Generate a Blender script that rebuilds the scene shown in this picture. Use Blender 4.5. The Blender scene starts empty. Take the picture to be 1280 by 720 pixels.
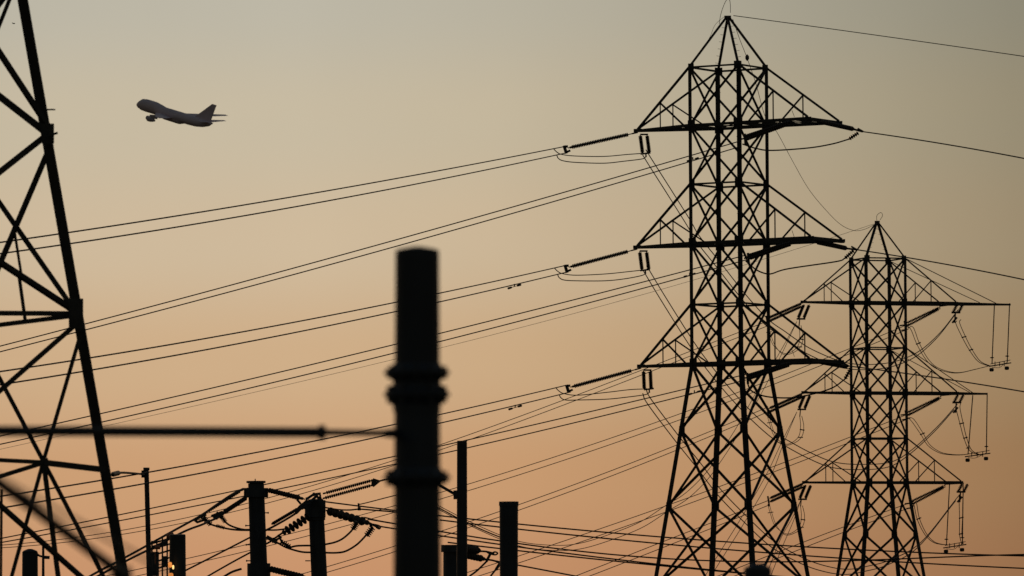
import bpy, bmesh, math, random
import numpy as np
from mathutils import Vector, Matrix
random.seed(7)
S = bpy.context.scene
COL = S.collection
R = math.radians

# ------------------------------------------------------------------ camera
FPX, CX, CY, W0 = 7315.0, 640.0, 360.0, 1280.0
CAMZ = 5.0
PITCH = math.atan(400.0/FPX)
ROLL = 0.006
cam = bpy.data.cameras.new('camera')
cam.sensor_width = 36.0
cam.lens = FPX*36.0/W0
cam.clip_start = 0.5; cam.clip_end = 60000
cam.dof.use_dof = True
cam.dof.focus_distance = 380.0
cam.dof.aperture_fstop = 3.5
cam.dof.aperture_blades = 0
co = bpy.data.objects.new('camera', cam); COL.objects.link(co)
MC = Matrix.Translation((0, 0, CAMZ)) @ Matrix.Rotation(R(90)+PITCH, 4, 'X') @ Matrix.Rotation(-ROLL, 4, 'Z')
co.matrix_world = MC
S.camera = co
MCI = MC.inverted()

def P(px, py, d):
    """a place seen in direction (px, py) at distance d along the view"""
    return MC @ Vector(((px-CX)/FPX*d, (CY-py)/FPX*d, -d))
def proj(p):
    q = MCI @ Vector(p)
    return (CX+FPX*q.x/-q.z, CY-FPX*q.y/-q.z, -q.z)
def depth(p): return -(MCI @ Vector(p)).z

# ------------------------------------------------------------------ world: dusk sky
SUN_EL, SUN_AZ = R(1.5), R(-7)       # azimuth measured from +Y (view), negative = to the left
world = bpy.data.worlds.new('World'); S.world = world
world.use_nodes = True
nt = world.node_tree; N = nt.nodes; LK = nt.links
for n in list(N): N.remove(n)
out = N.new('ShaderNodeOutputWorld'); bg = N.new('ShaderNodeBackground')
LK.new(bg.outputs[0], out.inputs[0])
sky = N.new('ShaderNodeTexSky'); sky.sky_type = 'NISHITA'; sky.sun_disc = False
sky.sun_elevation = SUN_EL; sky.sun_rotation = SUN_AZ
sky.air_density = 1.6; sky.dust_density = 3.0; sky.ozone_density = 1.5
tc = N.new('ShaderNodeTexCoord'); sep = N.new('ShaderNodeSeparateXYZ')
LK.new(tc.outputs['Generated'], sep.inputs[0])
def math_n(op, a, b=None, clamp=False):
    n = N.new('ShaderNodeMath'); n.operation = op; n.use_clamp = clamp
    for i, v in enumerate((a, b)):
        if v is None: continue
        if isinstance(v, (int, float)): n.inputs[i].default_value = v
        else: LK.new(v, n.inputs[i])
    return n.outputs[0]
def lin(c):
    return tuple(((v/255.0)/12.92 if v/255.0 <= .04045 else ((v/255.0+.055)/1.055)**2.4) for v in c)
def ramp(fac, stops, interp='LINEAR'):
    n = N.new('ShaderNodeValToRGB'); cr = n.color_ramp; cr.interpolation = interp
    while len(cr.elements) > 1: cr.elements.remove(cr.elements[-1])
    cr.elements[0].position = stops[0][0]; cr.elements[0].color = (*stops[0][1], 1)
    for p, c in stops[1:]:
        e = cr.elements.new(p); e.color = (*c, 1)
    LK.new(fac, n.inputs[0]); return n.outputs[0]
el = math_n('DIVIDE', sep.outputs['Z'], 0.12, True)             # 0 .. 6.9 degrees above the horizon
def E(py): return (760.0-py)/FPX/0.12
warm = ramp(el, [(0.0, lin((196,142,104))), (E(720), lin((202,149,109))), (E(600), lin((205,159,117))), (E(450), lin((207,174,136))),
                 (E(300), lin((207,186,156))), (E(150), lin((200,187,162))), (E(0), lin((189,183,166))), (1.0, lin((178,171,155)))], 'EASE')
# brightness round the horizon: strongest over the sunset, falling to both sides
az = N.new('ShaderNodeMath'); az.operation = 'ARCTAN2'
LK.new(sep.outputs['X'], az.inputs[0]); LK.new(sep.outputs['Y'], az.inputs[1])
def mr(v, a, b):
    n = N.new('ShaderNodeMapRange'); n.inputs[1].default_value = a; n.inputs[2].default_value = b
    LK.new(v, n.inputs[0]); return n.outputs[0]
def g(v): return (v, v, v)
azf = mr(az.outputs[0], -0.5, 0.5)
def A(px): return 0.5+(px-640.0)/FPX
glow = ramp(azf, [(0.0, g(.45)), (A(-400), g(.90)), (A(60), (.985, .985, .985)), (A(380), (1.0, 1.0, 1.0)), (A(620), (.95, .94, .92)),
                  (A(860), (.83, .82, .79)), (A(1080), (.68, .675, .635)), (A(1280), (.535, .53, .485)), (A(1700), (.47, .46, .45)), (1.0, g(.28))], 'LINEAR')
mul = N.new('ShaderNodeMix'); mul.data_type = 'RGBA'; mul.blend_type = 'MULTIPLY'; mul.inputs[0].default_value = 1
LK.new(warm, mul.inputs[6]); LK.new(glow, mul.inputs[7])
# fade of that band into the rest of the sky, upward and round to the dark side
nis = N.new('ShaderNodeMix'); nis.data_type = 'RGBA'; nis.blend_type = 'MULTIPLY'; nis.inputs[0].default_value = 1
LK.new(sky.outputs[0], nis.inputs[6]); nis.inputs[7].default_value = (.14, .14, .14, 1)
up = mr(sep.outputs['Z'], 0.11, 0.45)
side = mr(math_n('ABSOLUTE', az.outputs[0]), 0.35, 1.3)
fade = math_n('MAXIMUM', up, side)
mx = N.new('ShaderNodeMix'); mx.data_type = 'RGBA'
LK.new(fade, mx.inputs[0]); LK.new(mul.outputs[2], mx.inputs[6]); LK.new(nis.outputs[2], mx.inputs[7])
nz = N.new('ShaderNodeTexNoise'); nz.inputs['Scale'].default_value = 55; nz.inputs['Detail'].default_value = 2
LK.new(tc.outputs['Generated'], nz.inputs[0])
nzr = N.new('ShaderNodeMapRange'); nzr.inputs[3].default_value = .985; nzr.inputs[4].default_value = 1.015
LK.new(nz.outputs[0], nzr.inputs[0])
mz = N.new('ShaderNodeMix'); mz.data_type = 'RGBA'; mz.blend_type = 'MULTIPLY'; mz.inputs[0].default_value = 1
LK.new(mx.outputs[2], mz.inputs[6]); LK.new(nzr.outputs[0], mz.inputs[7])
LK.new(mz.outputs[2], bg.inputs[0]); bg.inputs[1].default_value = 1.0

# ------------------------------------------------------------------ sun
sl = bpy.data.lights.new('sun', 'SUN'); sl.energy = 0.35; sl.angle = R(0.5); sl.color = (1.0, .55, .28)
so = bpy.data.objects.new('sun', sl); COL.objects.link(so)
sd = Vector((math.sin(SUN_AZ)*math.cos(SUN_EL), math.cos(SUN_AZ)*math.cos(SUN_EL), math.sin(SUN_EL)))
so.rotation_euler = (-sd).to_track_quat('-Z', 'Y').to_euler()
so.location = sd*500
S.view_settings.view_transform = 'Standard'; S.view_settings.look = 'None'
S.view_settings.exposure = 0; S.view_settings.gamma = 1; S.view_settings.use_curve_mapping = False
S.render.resolution_x = 1024; S.render.resolution_y = 576
S.cycles.max_bounces = 4

# ------------------------------------------------------------------ materials
def mat(name, c, rough=.6, metal=0.0, var=.35, scale=3.0, emit=None, es=0):
    m = bpy.data.materials.new(name); m.use_nodes = True
    t = m.node_tree; b = t.nodes['Principled BSDF']
    b.inputs['Roughness'].default_value = rough; b.inputs['Metallic'].default_value = metal
    n = t.nodes.new('ShaderNodeTexNoise'); n.inputs['Scale'].default_value = scale; n.inputs['Detail'].default_value = 5
    tcn = t.nodes.new('ShaderNodeTexCoord'); t.links.new(tcn.outputs['Object'], n.inputs[0])
    r = t.nodes.new('ShaderNodeValToRGB')
    r.color_ramp.elements[0].position = .3; r.color_ramp.elements[1].position = .7
    r.color_ramp.elements[0].color = (*[v*(1-var) for v in c], 1)
    r.color_ramp.elements[1].color = (*[min(1, v*(1+var)) for v in c], 1)
    t.links.new(n.outputs[0], r.inputs[0]); t.links.new(r.outputs[0], b.inputs['Base Color'])
    if emit:
        b.inputs['Emission Color'].default_value = (*emit, 1); b.inputs['Emission Strength'].default_value = es
    return m
M = {
 'steel': mat('weathered_lattice_steel', (.035, .034, .033), .7),
 'wire': mat('old_aluminium_conductor', (.028, .024, .024), .7),
 'porcelain': mat('brown_porcelain', (.03, .022, .02), .45),
 'pole': mat('dark_painted_pole_steel', (.018, .028, .042), .55, scale=1.2),
 'bus': mat('dull_bus_pipe', (.03, .034, .04), .6),
 'plane': mat('airliner_paint', (.72, .60, .68), .5, var=.1, scale=.1),
 'plane_dark': mat('airliner_engine_metal', (.45, .38, .42), .5, var=.1),
 'glow_spot': mat('amber_glow', (.9, .4, .1), .4, emit=(1.0, .33, .07), es=.85),  # emissive amber for the spots on the openwork box
 'bright': mat('bright_glow', (.9, .7, .4), .4, emit=(1.0, .62, .22), es=1.6),  # paler, stronger emissive tone for one of the spots
 'copper': mat('reddish_bushing', (.30, .12, .07), .5),
 'ground': mat('dry_ground', (.09, .075, .05), .95, var=.5, scale=.05),
 'concrete': mat('concrete', (.2, .19, .18), .9),
 'bird': mat('bird_plumage', (.03, .03, .03), .9),
}

# ------------------------------------------------------------------ mesh helpers
class MB:
    def __init__(s): s.v = []; s.f = []
    def add(s, vs, fs):
        o = len(s.v); s.v += [tuple(v) for v in vs]; s.f += [tuple(i+o for i in f) for f in fs]
    def prism(s, a, b, prof, up=None, spin=0):
        a = Vector(a); b = Vector(b); d = (b-a).normalized()
        u = Vector(up) if up else (Vector((0, 0, 1)) if abs(d.z) < .9 else Vector((0, 1, 0)))
        x = d.cross(u).normalized(); y = x.cross(d).normalized()
        if spin: c, q = math.cos(spin), math.sin(spin); x, y = x*c+y*q, y*c-x*q
        n = len(prof)
        s.add([a+x*p[0]+y*p[1] for p in prof]+[b+x*p[0]+y*p[1] for p in prof],
              [(i, (i+1) % n, (i+1) % n+n, i+n) for i in range(n)]+[tuple(range(n))[::-1], tuple(range(n, 2*n))])
    def bar(s, a, b, w, h=None, up=None):
        h = h or w
        s.prism(a, b, [(-w/2, -h/2), (w/2, -h/2), (w/2, h/2), (-w/2, h/2)], up)
    def angle(s, a, b, w, t=None, up=None, spin=0):
        t = t or w*.16; h = w/2
        s.prism(a, b, [(-h, -h), (h, -h), (h, -h+t), (-h+t, -h+t), (-h+t, h), (-h, h)], up, spin)
    def cyl(s, a, b, r0, r1=None, n=10):
        r1 = r0 if r1 is None else r1
        s.lathe(a, b, [(0, r0), (1, r1)], n)
    def lathe(s, a, b, prof, n=10, caps=True):
        a = Vector(a); b = Vector(b); L = (b-a); d = L.normalized()
        u = Vector((0, 0, 1)) if abs(d.z) < .9 else Vector((0, 1, 0))
        x = d.cross(u).normalized(); y = x.cross(d)
        vs = []; fs = []
        for t, r in prof:
            c = a+L*t
            vs += [c+(x*math.cos(k*math.tau/n)+y*math.sin(k*math.tau/n))*r for k in range(n)]
        for i in range(len(prof)-1):
            for k in range(n):
                fs.append((i*n+k, i*n+(k+1) % n, (i+1)*n+(k+1) % n, (i+1)*n+k))
        if caps: fs += [tuple(range(n))[::-1], tuple(range((len(prof)-1)*n, len(prof)*n))]
        s.add(vs, fs)
    def tube(s, pts, r, n=6):
        pts = [Vector(p) for p in pts]
        vs = []; fs = []
        d0 = (pts[1]-pts[0]).normalized()
        u = Vector((0, 0, 1)) if abs(d0.z) < .9 else Vector((0, 1, 0))
        x = d0.cross(u).normalized()
        for i, p in enumerate(pts):
            d = (pts[min(i+1, len(pts)-1)]-pts[max(i-1, 0)]).normalized()
            x = (x-d*x.dot(d)).normalized(); y = d.cross(x)
            vs += [p+(x*math.cos(k*math.tau/n)+y*math.sin(k*math.tau/n))*r for k in range(n)]
        for i in range(len(pts)-1):
            for k in range(n): fs.append((i*n+k, i*n+(k+1) % n, (i+1)*n+(k+1) % n, (i+1)*n+k))
        fs += [tuple(range(n))[::-1], tuple(range((len(pts)-1)*n, len(pts)*n))]
        s.add(vs, fs)
    def plate(s, c, u, v, w, h, t):
        c = Vector(c); u = Vector(u).normalized(); v = Vector(v).normalized(); n = u.cross(v).normalized()
        s.prism(c-n*t/2, c+n*t/2, [(-w/2, -h/2), (w/2, -h/2), (w/2, h/2), (-w/2, h/2)], up=v)
    def build(s, name, m, parent=None, origin=None, smooth=False):
        o_ = Vector(origin) if origin is not None else (sum((Vector(v) for v in s.v), Vector())/len(s.v) if parent is None else Vector())
        me = bpy.data.meshes.new(name)
        me.from_pydata([tuple(Vector(v)-o_) for v in s.v], [], s.f); me.update()
        bm = bmesh.new(); bm.from_mesh(me); bmesh.ops.recalc_face_normals(bm, faces=bm.faces); bm.to_mesh(me); bm.free()
        if smooth:
            for p in me.polygons: p.use_smooth = True
        me.materials.append(M[m])
        o = bpy.data.objects.new(name, me); COL.objects.link(o)
        if parent is None: o.location = o_
        else: attach(o, parent)
        return o
def attach(o, parent):
    """parts are built in world coordinates; a part hangs on its thing without moving"""
    o.parent = parent
    l = Vector((0, 0, 0)); p = parent
    while p is not None: l += p.location; p = p.parent
    o.location = -l
def tag(o, label=None, cat=None, group=None, kind=None):
    if label: o['label'] = label
    if cat: o['category'] = cat
    if group: o['group'] = group
    if kind: o['kind'] = kind
    return o
def empty(name, loc, parent=None):
    o = bpy.data.objects.new(name, None); COL.objects.link(o)
    if parent is None: o.location = loc
    else: attach(o, parent)
    return o

def mirror_corner(a): return (math.cos(R(a)), math.sin(R(a)))

# ------------------------------------------------------------------ ground
m = MB(); m.add([(-9000, -3000, 0), (9000, -3000, 0), (9000, 15000, 0), (-9000, 15000, 0)], [(0, 1, 2, 3)])
tag(m.build('ground', 'ground'), kind='structure')

# ------------------------------------------------------------------ lattice towers
def ring_radius(z, za3, rad, slope=.183):
    return rad if z >= za3 else rad+(za3-z)*slope

class Tower:
    """square lattice tower; ang = corner directions, levels in metres above ground"""
    def __init__(s, x, y, ang0, lv, rad, label, arms=True, group='lattice transmission towers', faces=None):
        s.c = Vector((x, y, 0)); s.lv = lv; s.rad = rad; s.ang = [ang0+90*k for k in range(4)]
        s.root = empty('lattice_tower', s.c)
        tag(s.root, label, 'pylon', group)
    def corner(s, k, z):
        a = R(s.ang[k % 4]); r = ring_radius(z, s.lv['arm'][2], s.rad, s.lv.get('slope', .183))
        return s.c+Vector((math.cos(a)*r, math.sin(a)*r, z))
    def build_body(s, leg_w=.24, skip_braces_below=None, no_low_plates=False):
        lv = s.lv; rt = s.root; za3 = lv['arm'][2]; top = lv['ring'][0]
        for k in range(4):
            m = MB()
            out_ = (s.corner(k, za3)-s.corner(k+2, za3)).normalized()
            m.angle(s.corner(k, -.1), s.corner(k, za3), leg_w*1.12, leg_w*.2, up=out_, spin=R(45))
            m.angle(s.corner(k, za3), s.corner(k, top), leg_w*.92, leg_w*.2, up=out_, spin=R(45))
            leg = m.build('leg', 'steel', rt)
            m = MB(); c0 = s.corner(k, 0)
            m.cyl(c0+Vector((0, 0, -.3)), c0+Vector((0, 0, .35)), .55, .5, 16)
            m.build('footing', 'concrete', leg)
            # gusset plates at every joint
            for z in lv['ring']+lv['arm']+([] if no_low_plates else lv['low']):
                m = MB(); p = s.corner(k, z)
                big = z in lv['arm']
                for j in (-1, 1):
                    t = (s.corner(k+j, z)-p).normalized()
                    m.plate(p+t*.14, t, (0, 0, 1), (.52 if big else .4), (.62 if big else .46), .03)
                m.build('gusset_plate', 'steel', leg)
            if k in (1, 3):
                m = MB(); z = 3.0
                while z < top:
                    p = s.corner(k, z); a = out_.cross(Vector((0, 0, 1))) if int(z/.4) % 2 else out_
                    m.cyl(p, p+a*.2, .01, n=5); z += .4
                m.build('step_bolts', 'steel', leg)
        zs = sorted(lv['ring']+lv['arm']+lv['low'], reverse=True)
        for k in range(4):
            for zi in range(len(zs)-1):
                z1, z0 = zs[zi], zs[zi+1]
                if skip_braces_below and z0 < skip_braces_below and z1 > .5 and k in s.skip: continue
                w = .165 if k % 2 else .115
                if z0 < za3-.1: w *= 1.18
                m = MB()
                nrm = ((s.corner(k, z1)+s.corner(k+1, z1))/2-s.c-Vector((0, 0, z1))).normalized()
                a0, a1, b0, b1 = s.corner(k, z0), s.corner(k, z1), s.corner(k+1, z0), s.corner(k+1, z1)
                m.angle(a0+nrm*.03, b1+nrm*.03, w, up=nrm); m.angle(b0-nrm*.05, a1-nrm*.05, w, up=nrm)
                m.build('cross_brace', 'steel', rt)
        for z in lv['ring']+lv['arm']:
            w = .115 if z in lv['ring'] else .17
            for k in range(4):
                m = MB(); m.angle(s.corner(k, z), s.corner(k+1, z), w); m.build('ring_beam', 'steel', rt)
            if z in lv['arm']:
                m = MB()
                for k in range(2): m.angle(s.corner(k, z+.02*k), s.corner(k+2, z+.02*k), .08)
                m.build('floor_brace', 'steel', rt)
        # peak
        apex = s.c+Vector((0, 0, lv['top']))
        pk = empty('peak', s.c, rt)
        for k in range(4):
            m = MB(); m.angle(s.corner(k, top), apex+(s.corner(k, top)-s.c-Vector((0, 0, top)))*.03, .17 if k % 2 else .13); m.build('peak_strut', 'steel', pk)
        m = MB(); m.plate(apex, (1, 0, 0), (0, 1, 0), .42, .3, .16); m.build('peak_cap', 'steel', pk)
        m = MB()
        for q in range(6):
            t = .15+.13*q; p = s.corner(1, top).lerp(apex, t); m.cyl(p, p+Vector((-.25, 0, .03)), .012, n=4)
            p = s.corner(3, top).lerp(apex, t); m.cyl(p, p+Vector((.25, 0, .03)), .012, n=4)
        m.build('step_bolts', 'steel', pk)
        s.apex = apex
    def arm_pointed(s, i, kf, L, drop=.12):
        """pointed crossarm on the face between corners kf and kf+1"""
        z = s.lv['arm'][i]; zt = s.lv['ring'][i]
        a, b = s.corner(kf, z), s.corner(kf+1, z); at, bt = s.corner(kf, zt), s.corner(kf+1, zt)
        cz = s.c+Vector((0, 0, z)); d = ((a+b)/2-cz).normalized()
        tip = cz+d*L
        arm = empty('crossarm', tip, s.root)
        for p in (a, b):
            m = MB(); m.angle(p, tip, .17, .05); m.build('lower_chord', 'steel', arm)
        for p, q in ((at, a), (bt, b)):
            m = MB(); m.angle(p, tip+Vector((0, 0, .1)), .12); m.build('upper_chord', 'steel', arm)
            f = .56; u = p.lerp(tip, f); l = q.lerp(tip, f)
            m = MB(); m.angle(u, l, .075); m.build('hanger', 'steel', arm)
            m = MB(); m.angle(u, q.lerp(tip, .10), .09); m.build('diagonal', 'steel', arm)
        m = MB()
        for k in range(1, 5):
            t0, t1 = (k-1)/5, k/5
            m.angle(a.lerp(tip, t0), b.lerp(tip, t1), .07)
            m.angle(b.lerp(tip, t1), a.lerp(tip, t1), .07)
        m.build('plan_brace', 'steel', arm)
        m = MB(); m.plate(tip+Vector((0, 0, .02)), d, (0, 0, 1), .55, .22, .1); m.build('tip_plate', 'steel', arm)
        return tip
    def arm_square(s, i, kf, L, hw, ext=0):
        z = s.lv['arm'][i]; zt = s.lv['ring'][i]
        a, b = s.corner(kf, z), s.corner(kf+1, z); at, bt = s.corner(kf, zt), s.corner(kf+1, zt)
        cz = s.c+Vector((0, 0, z)); d = ((a+b)/2-cz).normalized(); t = (b-a).normalized()
        ta = cz+d*L-t*hw; tb = cz+d*L+t*hw
        arm = empty('crossarm', cz+d*L, s.root)
        for p, q in ((a, ta), (b, tb)):
            m = MB(); m.angle(p, q+d*.2, .2, .06); m.build('lower_chord', 'steel', arm)
        for p, q, e in ((at, a, ta), (bt, b, tb)):
            m = MB(); m.angle(p, e+Vector((0, 0, .1)), .12); m.build('upper_chord', 'steel', arm)
            f = .5; u = p.lerp(e, f); l = q.lerp(e, f)
            m = MB(); m.angle(u, l, .08); m.build('hanger', 'steel', arm)
            m = MB(); m.angle(u, q.lerp(e, .13), .09); m.build('diagonal', 'steel', arm)
        m = MB(); m.angle(ta-t*.15-Vector((0, 0, .02)), tb+t*.15-Vector((0, 0, .02)), .24, .07); m.build('end_beam', 'steel', arm)
        m = MB()
        for k in range(1, 5):
            t0, t1 = (k-1)/4, k/4
            m.angle(a.lerp(ta, t0), b.lerp(tb, t1), .08)
            if k < 4: m.angle(b.lerp(tb, t1), a.lerp(ta, t1), .08)
        m.build('plan_brace', 'steel', arm)
        res = {'a': ta, 'b': tb, 'c': cz+d*L, 'd': d, 't': t}
        if ext:
            e = cz+d*(L+ext)
            ex = empty('arm_extension', e, s.root)
            for p in (ta, tb):
                m = MB(); m.angle(p, e, .16, .05); m.build('extension_chord', 'steel', ex)
            m = MB(); m.angle(at, e-d*1.1+Vector((0, 0, .08)), .07); m.angle(bt, ta.lerp(e, .45)+Vector((0, 0, .08)), .06); m.build('tie', 'steel', ex)
            m = MB(); m.bar(e-d*1.6, e+d*.15, .2, .16); m.build('tip_plate', 'steel', ex)
            res['e'] = e
        return res

HZ = 758.0
def tower_xy(px, d):
    q = P(px, HZ, d); return q.x, q.y
def hz(y, d): return CAMZ+(HZ-y)/(FPX/d)*1.0

D1 = 365.0
x1, y1 = tower_xy(915.5, D1)
lv1 = dict(top=hz(18, D1), ring=[hz(v, D1) for v in (82, 229, 380)], arm=[hz(v, D1) for v in (155, 303, 454)],
           low=[hz(v, D1) for v in (537, 632, 735)]+[0.3])
T1 = Tower(x1, y1, 13, lv1, 2.53, 'largest complete lattice tower, standing right of centre with single wires leaving its right arms')
T1.build_body()
# corners: 0 = right, 1 = far, 2 = left, 3 = near
L1 = [T1.arm_pointed(i, 1, (6.62, 6.72, 6.5)[i]) for i in range(3)]
R1 = [T1.arm_square(i, 3, (6.78, 6.9, 6.75)[i], 2.0) for i in range(3)]

D2 = 490.0
x2, y2 = tower_xy(1101, D2)
lv2 = dict(top=hz(277, D2), ring=[hz(v, D2) for v in (324, 436, 549)], arm=[hz(v, D2) for v in (379, 492, 604)],
           low=[hz(v, D2) for v in (669, 738)]+[0.3])
T2 = Tower(x2, y2, -26, lv2, 2.53, 'smaller lattice tower at right edge with long arm ends and hanging switch bars')
T2.build_body(leg_w=.25)
# corners: 0 = right near(334), 1 = far(64), 2 = left far(154), 3 = near left(244)
L2 = [T2.arm_pointed(i, 2, 6.7) for i in range(3)]
R2 = [T2.arm_square(i, 0, (6.45, 6.45, 6.75)[i], 1.6, (5.5, 3.25, 0)[i]) for i in range(3)]
for r in R2: r['a'], r['b'] = r['b'], r['a']     # a = left end of the end beam, b = right end, as on the big tower

# the cropped tower on the left: same pattern, much nearer
D3 = 146.0
x3, y3 = tower_xy(-94, D3)
def hz3(y): return CAMZ+(763-y)/(FPX/D3)
lv3 = dict(top=hz3(0)+23.2, ring=[hz3(0)+20, hz3(0)+12.7, hz3(0)+5.1], arm=[hz3(0)+16.4, hz3(0)+8.9, hz3(0)+1.3],
           low=[hz3(168), hz3(393), hz3(587), 0.3])
lv3['slope'] = .1745
T3 = Tower(x3, y3, 13, lv3, 2.35, 'near lattice tower cut off by the left edge, with one thick sloping leg')
T3.skip = (3, 0, 1, 2)
T3.build_body(leg_w=.26, skip_braces_below=hz3(0)-.5, no_low_plates=True)
for i in range(3): T3.arm_pointed(i, 1, 6.8); T3.arm_square(i, 3, 6.8, 2.0)
def leg_x(y): return 32+y*.170
def brace3(x0, y0, x1_, y1_, w, far=0, name='cross_brace'):
    def pt(x, y): return P(x, y, D3+.55+((leg_x(y)-x)/50.0*(.25 if far else -1.0)))
    m = MB(); m.angle(pt(x0, y0), pt(x1_, y1_), w/50.0); m.build(name, 'steel', T3.root)
brace3(60, 158, -70, -40, 6); brace3(61, 168, -70, 66, 9, 1)
brace3(61, 165, -70, 268, 8); brace3(64, 180, -60, 470, 5.5, 1)
brace3(-40, 197, 96, 392, 6, 1); brace3(-60, 287, 95, 388, 9)
brace3(-12, 20, 18, -20, 5); brace3(14, -5, -40, 130, 5, 1)
brace3(97, 392, -80, 391, 6, 0, 'ring_beam'); brace3(97, 394, -80, 416, 5.5, 1, 'ring_beam')
brace3(24, 345, 32, 403, 4.5, 1, 'hanger'); brace3(18, 288, 27, 345, 3.5, 1, 'hanger')
brace3(97, 402, -70, 548, 6.5); brace3(102, 414, 54, 578, 5, 1)
brace3(-40, 398, 55, 578, 5, 1); brace3(129, 587, 53, 578, 7, 0, 'ring_beam'); brace3(55, 578, -60, 572, 5, 0, 'ring_beam')
brace3(53, 579, -60, 614, 5, 1); brace3(54, 578, 8, 745, 5, 1); brace3(55, 580, 76, 745, 6.5, 1)
brace3(56, 580, 142, 745, 5, 1); brace3(-20, 612, 150, 762, 7.5)
brace3(2, 612, 1, 745, 3.5, 1, 'hanger')
for (gx, gy, gw, gh) in ((95, 392, .36, .75), (60, 167, .3, .5), (55, 578, .2, .22)):
    m = MB(); m.plate(P(gx, gy, D3+.2), (1, 0, -.2), (0, 0, 1), gw, gh, .06); m.build('gusset_plate', 'steel', T3.root)
m = MB(); m.cyl(P(55, 137, D3), P(69, 137, D3), .02); m.cyl(P(60, 170, D3), P(72, 166, D3), .03); m.build('step_bolts', 'steel', T3.root)

# ------------------------------------------------------------------ wires
def fit_path(pts, d0, d1, x_ext=None, deg=2, n=150):
    xs = np.array([p[0] for p in pts], float); ys = np.array([p[1] for p in pts], float)
    mid = xs.mean(); sc = max(1.0, np.ptp(xs))
    w = np.ones(len(xs)); w[0] = 6; w[-1] = 2
    c = np.polyfit((xs-mid)/sc, ys, min(deg, len(pts)-1), w=w)
    xa = xs[0]; xb = x_ext if x_ext is not None else xs[-1]
    ya = np.polyval(c, (xa-mid)/sc); off = ys[0]-ya
    # lines that leave the frame go on well beyond it; past the last measured point they continue with a gentle, steady slope
    xl, xfar = xb, {-120: -800, 1420: 2100}.get(xb, xb)
    yl = np.polyval(c, (xl-mid)/sc); sl_ = (yl-np.polyval(c, (xl-(5 if xl > xa else -5)-mid)/sc))/(5 if xl > xa else -5)
    res = []
    for i in range(n+1):
        t = i/n*(xfar-xa)/(xb-xa); x = xa+(xb-xa)*t
        y = np.polyval(c, (x-mid)/sc)+off*max(0, 1-t*6) if t <= 1 else yl+sl_*(x-xl)
        inv = 1/d0+t*(1/d1-1/d0)
        res.append(P(x, y, 1/inv))
    return res
def spline_path(pts, d0, d1, n=8):
    """smooth path through the points; depth runs evenly in 1/d by length"""
    Q = [Vector((p[0], p[1])) for p in pts]
    Q = [Q[0]*2-Q[1]]+Q+[Q[-1]*2-Q[-2]]
    o = []
    for i in range(1, len(Q)-2):
        for k in range(n):
            t = k/n; a, b, c, d = Q[i-1], Q[i], Q[i+1], Q[i+2]
            o.append(.5*((2*b)+(c-a)*t+(2*a-5*b+4*c-d)*t*t+(3*b-a-3*c+d)*t**3))
    o.append(Q[-2])
    L = [0]
    for i in range(1, len(o)): L.append(L[-1]+(o[i]-o[i-1]).length)
    return [P(p.x, p.y, 1/((1-l/L[-1])/d0+l/L[-1]/d1)) for p, l in zip(o, L)]
def wire(path, r, label, group='overhead power lines', name='power_line', cat='wire', mt='wire', smooth=True):
    m = MB(); m.tube(path, r*1.22); o = m.build(name, mt, smooth=smooth); tag(o, label, cat, group); return o
def damper(parent, px, py, d, s=9, tilt=-.28):
    """dumb-bell vibration damper clamped under a wire"""
    m = MB(); c = P(px, py, d); k = s*d/FPX; c0 = c+Vector((0, 0, .16))
    v = Vector((math.cos(tilt), 0, -math.sin(tilt)))
    m.cyl(c-v*k, c+v*k, .02)
    m.lathe(c-v*k, c-v*k*.35, [(0, .03), (.15, .07), (.9, .06), (1, .03)]); m.lathe(c+v*k*.35, c+v*k, [(0, .03), (.1, .06), (.85, .07), (1, .03)])
    m.bar(c, c0, .07)
    m.build('vibration_damper', 'wire', parent)

dL = [depth(p) for p in L1]; dRa = [depth(r['a']) for r in R1]; dRb = [depth(r['b']) for r in R1]
lev = ('top', 'middle', 'lowest')
RW = .030
# left circuit of the big tower, running to the left edge and nearing the camera
LEFT = [
 [[(704,183.5),(640,195.5),(440,233),(200,273.5),(0,303)], [(706,191.5),(640,205),(440,245),(200,288),(0,317)]],
 [[(706,332),(680,338),(640,347),(550,366.4),(440,389),(180,436),(0,464.5)], [(709,340),(680,348),(640,357),(550,377.7),(440,401),(180,450.5),(20,477.5),(0,481)]],
 [[(708,481.5),(640,497.5),(550,518),(490,531.5),(310,567.5),(188,590),(127,600),(0,620.5)], [(713,490),(553,528.5),(490,543),(310,580),(188,602.5),(145,610.7),(8,634)]],
]
for i in range(3):
    for j, nm in enumerate(('upper', 'lower')):
        o = wire(fit_path(LEFT[i][j], dL[i]-1.5, 215, -120), .028, f'{nm} wire of the pair running left from the big tower\'s {lev[i]} left arm')
        if i == 1 and j == 1: damper(o, 643, 358.2, 345)
        if i == 2 and j == 1: damper(o, 644, 509.4, 345)
RIGHT = [
 [[(926,176),(861,195),(760,222.5),(640,258.6),(440,316),(180,386.5),(0,432.5)], [(926,183),(861,201),(760,231),(640,266.7),(440,324),(180,394),(0,439.6)]],
 [[(932,319),(865,334),(760,362.5),(680,384),(550,417.4),(440,443.6),(290,480),(130,516.5),(0,545)], [(932,325),(865,343),(760,372.5),(680,394),(550,427),(440,454),(310,485.5),(130,526.5),(0,555.5)]],
 [[(932,468),(850,486),(760,508),(720,518),(593,547.5),(490,571.5),(400,591.7),(330,606.5),(240,625),(150,644),(0,673)], [(932,475),(850,494.5),(760,517.5),(720,527.5),(585,559),(490,581.5),(400,600),(342,613),(240,634),(152,652),(0,678)]],
]
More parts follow.
